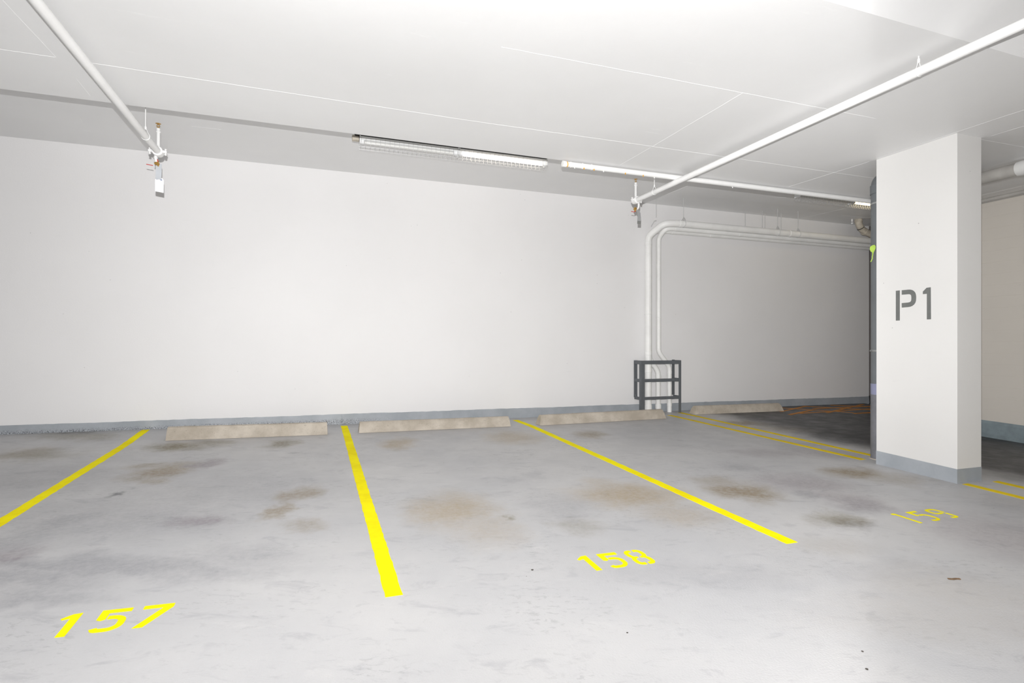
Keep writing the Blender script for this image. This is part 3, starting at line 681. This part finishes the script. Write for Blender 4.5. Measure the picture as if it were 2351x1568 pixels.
collars(thin, [((5.525, 7.925, H - .52), Z, .049, .05), ((5.445, 7.94, H - .32), (-.16, .03, .24), .048, .05), ((5.525, 7.925, f0 + .10), Z, .052, .08), ((5.8, 7.90, H + 1.98), (1, 0, 0), .048, .05), ((6.6, 7.90, H + 1.981), (1, 0, 0), .048, .05)])
def rod(parent, x, y, zc, r, clamp=True):
    o = obj('hanger_rod', tb([(x, y, zc + r), (x, y, REC + .01)], .005, 8), M['rod'], parent)
    if clamp:
        bm = bmesh.new()
        pts = [(x, y + (r + .004) * math.sin(a), zc + (r + .004) * math.cos(a)) for a in np.linspace(0, 2 * PI, 21)]
        tube(bm, pts, .005, 6)
        tube(bm, [(x - .03, y - .01, zc + r + .01), (x, y, zc + r + .06), (x + .03, y - .01, zc + r + .01)], .006, 6)
        obj('clamp', bm, M['rod'], o)
for x in (5.74, 7.75, 8.23): rod(big, x, 7.52, H + 2.032, .056)
for x in (5.36, 7.62, 8.06): rod(mid if x > 5.5 else thin, x, 7.74, H + 1.994 if x > 5.5 else H + 2.12, .038, x > 9)
for x in (7.38, 7.84): rod(thin, x, 7.90, H + 1.983, .036, False)
obj('pipe_bracket', tb([(5.30, 7.80, H + 2.01), (5.335, 7.76, H + 2.10), (5.37, 7.75, H + 2.105)], .006, 6), M['rod'], big)
# dusty trap fitting by the far corner
tr = thing('trap_fitting', 'dusty tan pipe elbow dropping from the ceiling beside the riser', 'pipe', (9.95, 7.66, H + 2.3))
obj('elbow', tb(fillet([(9.86, 7.62, REC + .01), (9.88, 7.62, H + 2.34), (10.0, 7.62, H + 2.24), (10.45, 7.62, H + 2.12)], .07, 5), .06, 18), M['pipe_tan'], tr, True)
obj('collar', ring((9.87, 7.62, H + 2.42), (0, 0, 1), .068, .05), M['pipe_tan'], tr, True)
obj('collar', ring((10.04, 7.62, H + 2.225), (1, 0, -.35), .07, .05), M['pipe_tan'], tr, True)
obj('clamp', ring((9.93, 7.62, H + 2.29), (1, 0, -1.2), .063, .012), M['dark'], tr, True)
dt = thing('ceiling_detector', 'tiny white sprinkler head on the ceiling in the far corner', 'sprinkler', (9.81, 7.7, REC))
obj('stem', tb([(9.75, 7.66, REC + .01), (9.75, 7.66, REC - .05)], .012, 10), M['seam'], dt)
obj('bulb', tb([(9.75, 7.66, REC - .06), (9.75, 7.66, REC - .07), (9.75, 7.66, REC - .085), (9.75, 7.66, REC - .095)], .016, 12, [.006, .017, .017, .006]), M['seam'], dt)
obj('neck', tb([(9.75, 7.66, REC - .045), (9.75, 7.66, REC - .065)], .005, 8), M['rod'], dt)

# ---------------------------------------------------------------- angle-iron guard round the pipes
rk = thing('pipe_guard', 'dark grey angle-iron guard frame standing round the drain pipes at the wall', 'guard frame', (5.45, 7.9, f0))
GX0, GX1, GYF, GYB = 5.095, 5.875, 7.775, 7.985
zt = H - .238; zm0 = H - .60; zl0 = H - .905
def angle(x, y, sx, sy, za, zb, wd=.055, th=.006):
    bm = bmesh.new()
    L_ = [(0, 0), (wd, 0), (wd, th), (th, th), (th, wd), (0, wd)]
    prism(bm, [(x + sx * a, y + sy * b) for a, b in L_], lambda p, t: Vector((p[0], p[1], za + t)), zb - za)
    return bm
def fz(x, y): return floor_z(x, y) + .002
obj('post', angle(GX0 - .006, GYF - .006, 1, 1, fz(GX0, GYF), zt - .002, .066), M['rack'], rk)
obj('post', angle(GX1 + .006, GYF - .006, -1, 1, fz(GX1, GYF), zt - .002, .05), M['rack'], rk)
pb = obj('wall_post', bbox(GX0 - .008, GX0 + .055, GYB - .002, GYB + .008, H - .845 - .02, zt), M['rack'], rk)
for z_ in (H - .265, H - .555, H - .83): obj('bolt', tb([(GX0 + .012, GYB - .008, z_), (GX0 + .012, GYB - .001, z_)], .008, 8), M['galv'], pb)
pb2 = obj('wall_post', bbox(GX1 - .02, GX1 + .03, GYB - .002, GYB + .008, H - .845, zt + .006), M['rack'], rk)
for za, zb in ((zt - .062, zt), (H - .598, H - .545), (H - .895, H - .845)):
    obj('rail', bbox(GX0, GX1, GYF - (.008 if zb == zt else .0), GYF + .006 - (.012 if zb == zt else 0), za, zb), M['rack'], rk)
    obj('side_rail', bbox(GX0 - .004, GX0 + .002, GYF, GYB, za, zb), M['rack'], rk)
    obj('side_rail', bbox(GX1 - .002, GX1 + .004, GYF, GYB, za, zb), M['rack'], rk)

# ---------------------------------------------------------------- grey riser behind the pillar
RXc, RYc, RR = 5.912, 4.292, .10
fr_ = floor_z(RXc, RYc)
rz = thing('riser_pipe', 'slate-grey riser pipe standing behind the pillar, with an elbow at its top', 'pipe', (RXc, RYc, fr_))
obj('pipe', tb([(RXc, RYc, H - .42), (RXc, RYc, H + 1.70)], RR, 32), M['riser'], rz, True)
obj('elbow', tb(fillet([(RXc, RYc, H + 1.69), (RXc, RYc, H + 1.84), (RXc + .25, RYc, H + 1.84)], .15, 10) + [(7.2, RYc, H + 1.845)], RR, 32), M['riser'], rz, True)
obj('hub', ring((RXc, RYc, H + 1.74), Z, RR + .008, .10, 32), M['riser'], rz, True)
obj('sleeve', tb([(RXc, RYc, fr_ - .01), (RXc, RYc, H - .535)], RR + .003, 32), M['riser_low'], rz, True, label='scuffed grey lower sleeve')
obj('band', tb([(RXc, RYc, H - .535), (RXc, RYc, H - .415)], RR + .003, 32), M['riser_band'], rz, True, label='lavender band')
for z_ in (H + 1.585, H - .05):
    cl = obj('clamp', ring((RXc, RYc, z_), Z, RR + .005, .022, 32), M['galv'], rz, True)
    obj('clamp_bolt', tb([(RXc - RR * .95, RYc + .03, z_), (RXc - RR - .03, RYc + .035, z_)], .006, 8), M['galv'], cl)
obj('grout_collar', tb([(RXc, RYc, fr_ - .004), (RXc, RYc, fr_ + .006), (RXc, RYc, fr_ + .008)], .2, 24, [.122, .118, .11]), M['concrete'], rz)
# lime ribbon tied to the riser
rb = bmesh.new(); bx = RXc - .59 * .078 - .81 * .072; byy = RYc + .81 * .078 - .59 * .072
rfn = lambda p, t: Vector((bx + p[0] * .59 - .022 - t * .81, byy - p[0] * .81 - .018 - t * .59, H + p[1]))
prism(rb, [(-.006, 1.115), (.012, 1.118), (.024, 1.10), (.022, 1.075), (.012, 1.05), (.002, 1.026), (-.004, 1.01), (-.010, 1.04), (-.022, 1.045), (-.030, 1.07), (-.028, 1.10)], rfn, .003)
add_stroke(rb, [(-.001, 1.03), (-.004, 1.005), (-.008, .985), (-.006, .972), (-.014, .95), (-.022, .932)], .009, rfn, .0025)
tag(obj('ribbon', rb, M['lime']), 'lime-green plastic ribbon tied round the grey riser', 'ribbon')

# ---------------------------------------------------------------- pipes on the right
bp = thing('ceiling_pipe', 'thick dusty white pipe under the slab to the right of the pillar', 'pipe', (7.07, 4, H + 1.9), 'pipes right of the pillar')
obj('pipe', tb([(7.07, 3.60, H + 1.895), (7.07, 5.2, H + 1.895)], .068, 28), M['pipe_grey'], bp, True)
obj('hub', tb([(7.07, 1.0, H + 1.895), (7.07, 3.60, H + 1.895), (7.07, 3.64, H + 1.895)], .079, 28, [.079, .079, .074]), M['pipe_cast'], bp, True)
obj('marking', tb([(7.02, 4.0, H + 1.852), (7.018, 4.01, H + 1.850)], .004, 6), M['dark'], bp)
sp_ = thing('ceiling_pipe', 'thin dusty pipe under the slab close to the right wall', 'pipe', (8.2, 4, H + 1.9), 'pipes right of the pillar')
obj('pipe', tb([(8.2, 1.5, H + 1.9), (8.2, 6.0, H + 1.9)], .026, 20), M['pipe_grey'], sp_, True)

# ---------------------------------------------------------------- tube lights in the raised ceiling
FY = 6.3
def tube_light(x0, x1, label, lit, warm=False, endbox=False):
    t = thing('tube_light', label, 'light fixture', (x0, FY, REC), 'caged tube lights')
    zb, zt_ = H + 2.306, H + 2.334
    bm = bmesh.new(); prof = [(-.05, zb + .02), (-.05, zt_), (.05, zt_), (.05, zb + .02), (.03, zb), (-.03, zb)]
    a = [bm.verts.new((x0, FY + p[0], p[1])) for p in prof]; b = [bm.verts.new((x1, FY + p[0], p[1])) for p in prof]
    for i in range(6): bm.faces.new((a[i], a[(i + 1) % 6], b[(i + 1) % 6], b[i]))
    bm.faces.new(a); bm.faces.new(b[::-1]); hs = obj('housing', bm, M['housing'], t)
    for x in (x0 + .006, x1 - .006): obj('end_plate', bbox(x - .006, x + .006, FY - .055, FY + .055, zb - .045, zt_ + .005), M['housing'], hs)
    obj('gap_shade_bar', bbox(x0 - .05 if endbox else x0, x1, FY - .05, FY + .05, zt_, REC + .002), M['dark'], t)  # black bar put in for the shaded gap between housing and ceiling
    xa, xb = x0 + .03, x1 - .03
    for x in (xa, xb): obj('lamp_holder', bbox(x - .022, x + .022, FY - .016, FY + .016, zb - .042, zb + .002, .004, 1), M['housing'], t)
    obj('tube', tb([(xa + .03, FY, zb - .024), (xb - .03, FY, zb - .024)], .016, 16), M['tube_warm'] if warm else (M['tube_on'] if lit else M['tube_off']), t, True)
    bm = bmesh.new(); zg = H + 2.222; q = .0017
    n = 21
    for i in range(n + 1):
        x = x0 + (x1 - x0) * (i + .3) / (n + .6)
        tube(bm, [(x, FY - .062, zb + .012), (x, FY - .062, zg + .03), (x, FY - .045, zg), (x, FY + .045, zg), (x, FY + .062, zg + .03), (x, FY + .062, zb + .012)], q, 5)
    for (y, z_) in ((-.062, zb + .006), (-.064, zg + .032), (-.047, zg - .002), (.047, zg - .002), (.064, zg + .032), (.062, zb + .006)):
        tube(bm, [(x0, FY + y, z_), (x1, FY + y, z_)], q, 5)
    obj('wire_guard', bm, M['guard'], t)
    if endbox: obj('end_box', bbox(x0 - .078, x0 - .002, FY - .03, FY + .03, H + 2.29, H + 2.345, .004, 1), M['pipe_tan'], t)
    return t
L1 = tube_light(.462, 1.594, 'unlit caged tube light, left half of the nearer ceiling pair', False, endbox=True)
tube_light(1.596, 2.728, 'brightly lit caged tube light, right half of the nearer ceiling pair', True)
tube_light(6.88, 8.01, 'unlit caged tube light behind the level pipe, deep in the ceiling recess', False)
tube_light(8.012, 9.14, 'small warm yellow lit caged tube light next to the grey riser', True, warm=True)
obj('clip', bbox(1.47, 1.54, FY - .055, FY - .05, H + 2.345, H + 2.36), M['dark'], L1)

# ---------------------------------------------------------------- small debris on the floor
def debris(u, v, s, label, mat='pebble', name='pebble', flat=.35):
    x, y = on_floor(u, v); bm = bmesh.new(); bmesh.ops.create_icosphere(bm, subdivisions=1, radius=s)
    rr = random.Random(int(u))
    for q in bm.verts: q.co.x *= rr.uniform(.8, 1.2); q.co.z *= flat; q.co += Vector((x, y, floor_z(x, y) + s * flat * .8))
    return tag(obj(name, bm, M[mat]), label, 'debris')
x, y = on_floor(2190, 1330); bm = bmesh.new(); add_stroke(bm, [(x - .03, y + .012), (x - .01, y), (x + .012, y - .002), (x + .034, y - .012)], .012, lambda p, t: Vector((p[0], p[1], floor_z(*p) + .001 + t)), .004)
tag(obj('dry_leaf', bm, M['leaf']), 'small brown dry twig on the floor below number 159', 'debris')
debris(1222, 1309, .008, 'dark speck of grit left of the number 158')
debris(1990, 1537, .007, 'dark speck of grit at the bottom right of the floor')
debris(1440, 1453, .005, 'tiny dark speck of grit in the middle foreground')
debris(1980, 1496, .006, 'dark speck of grit just above the bottom right speck')
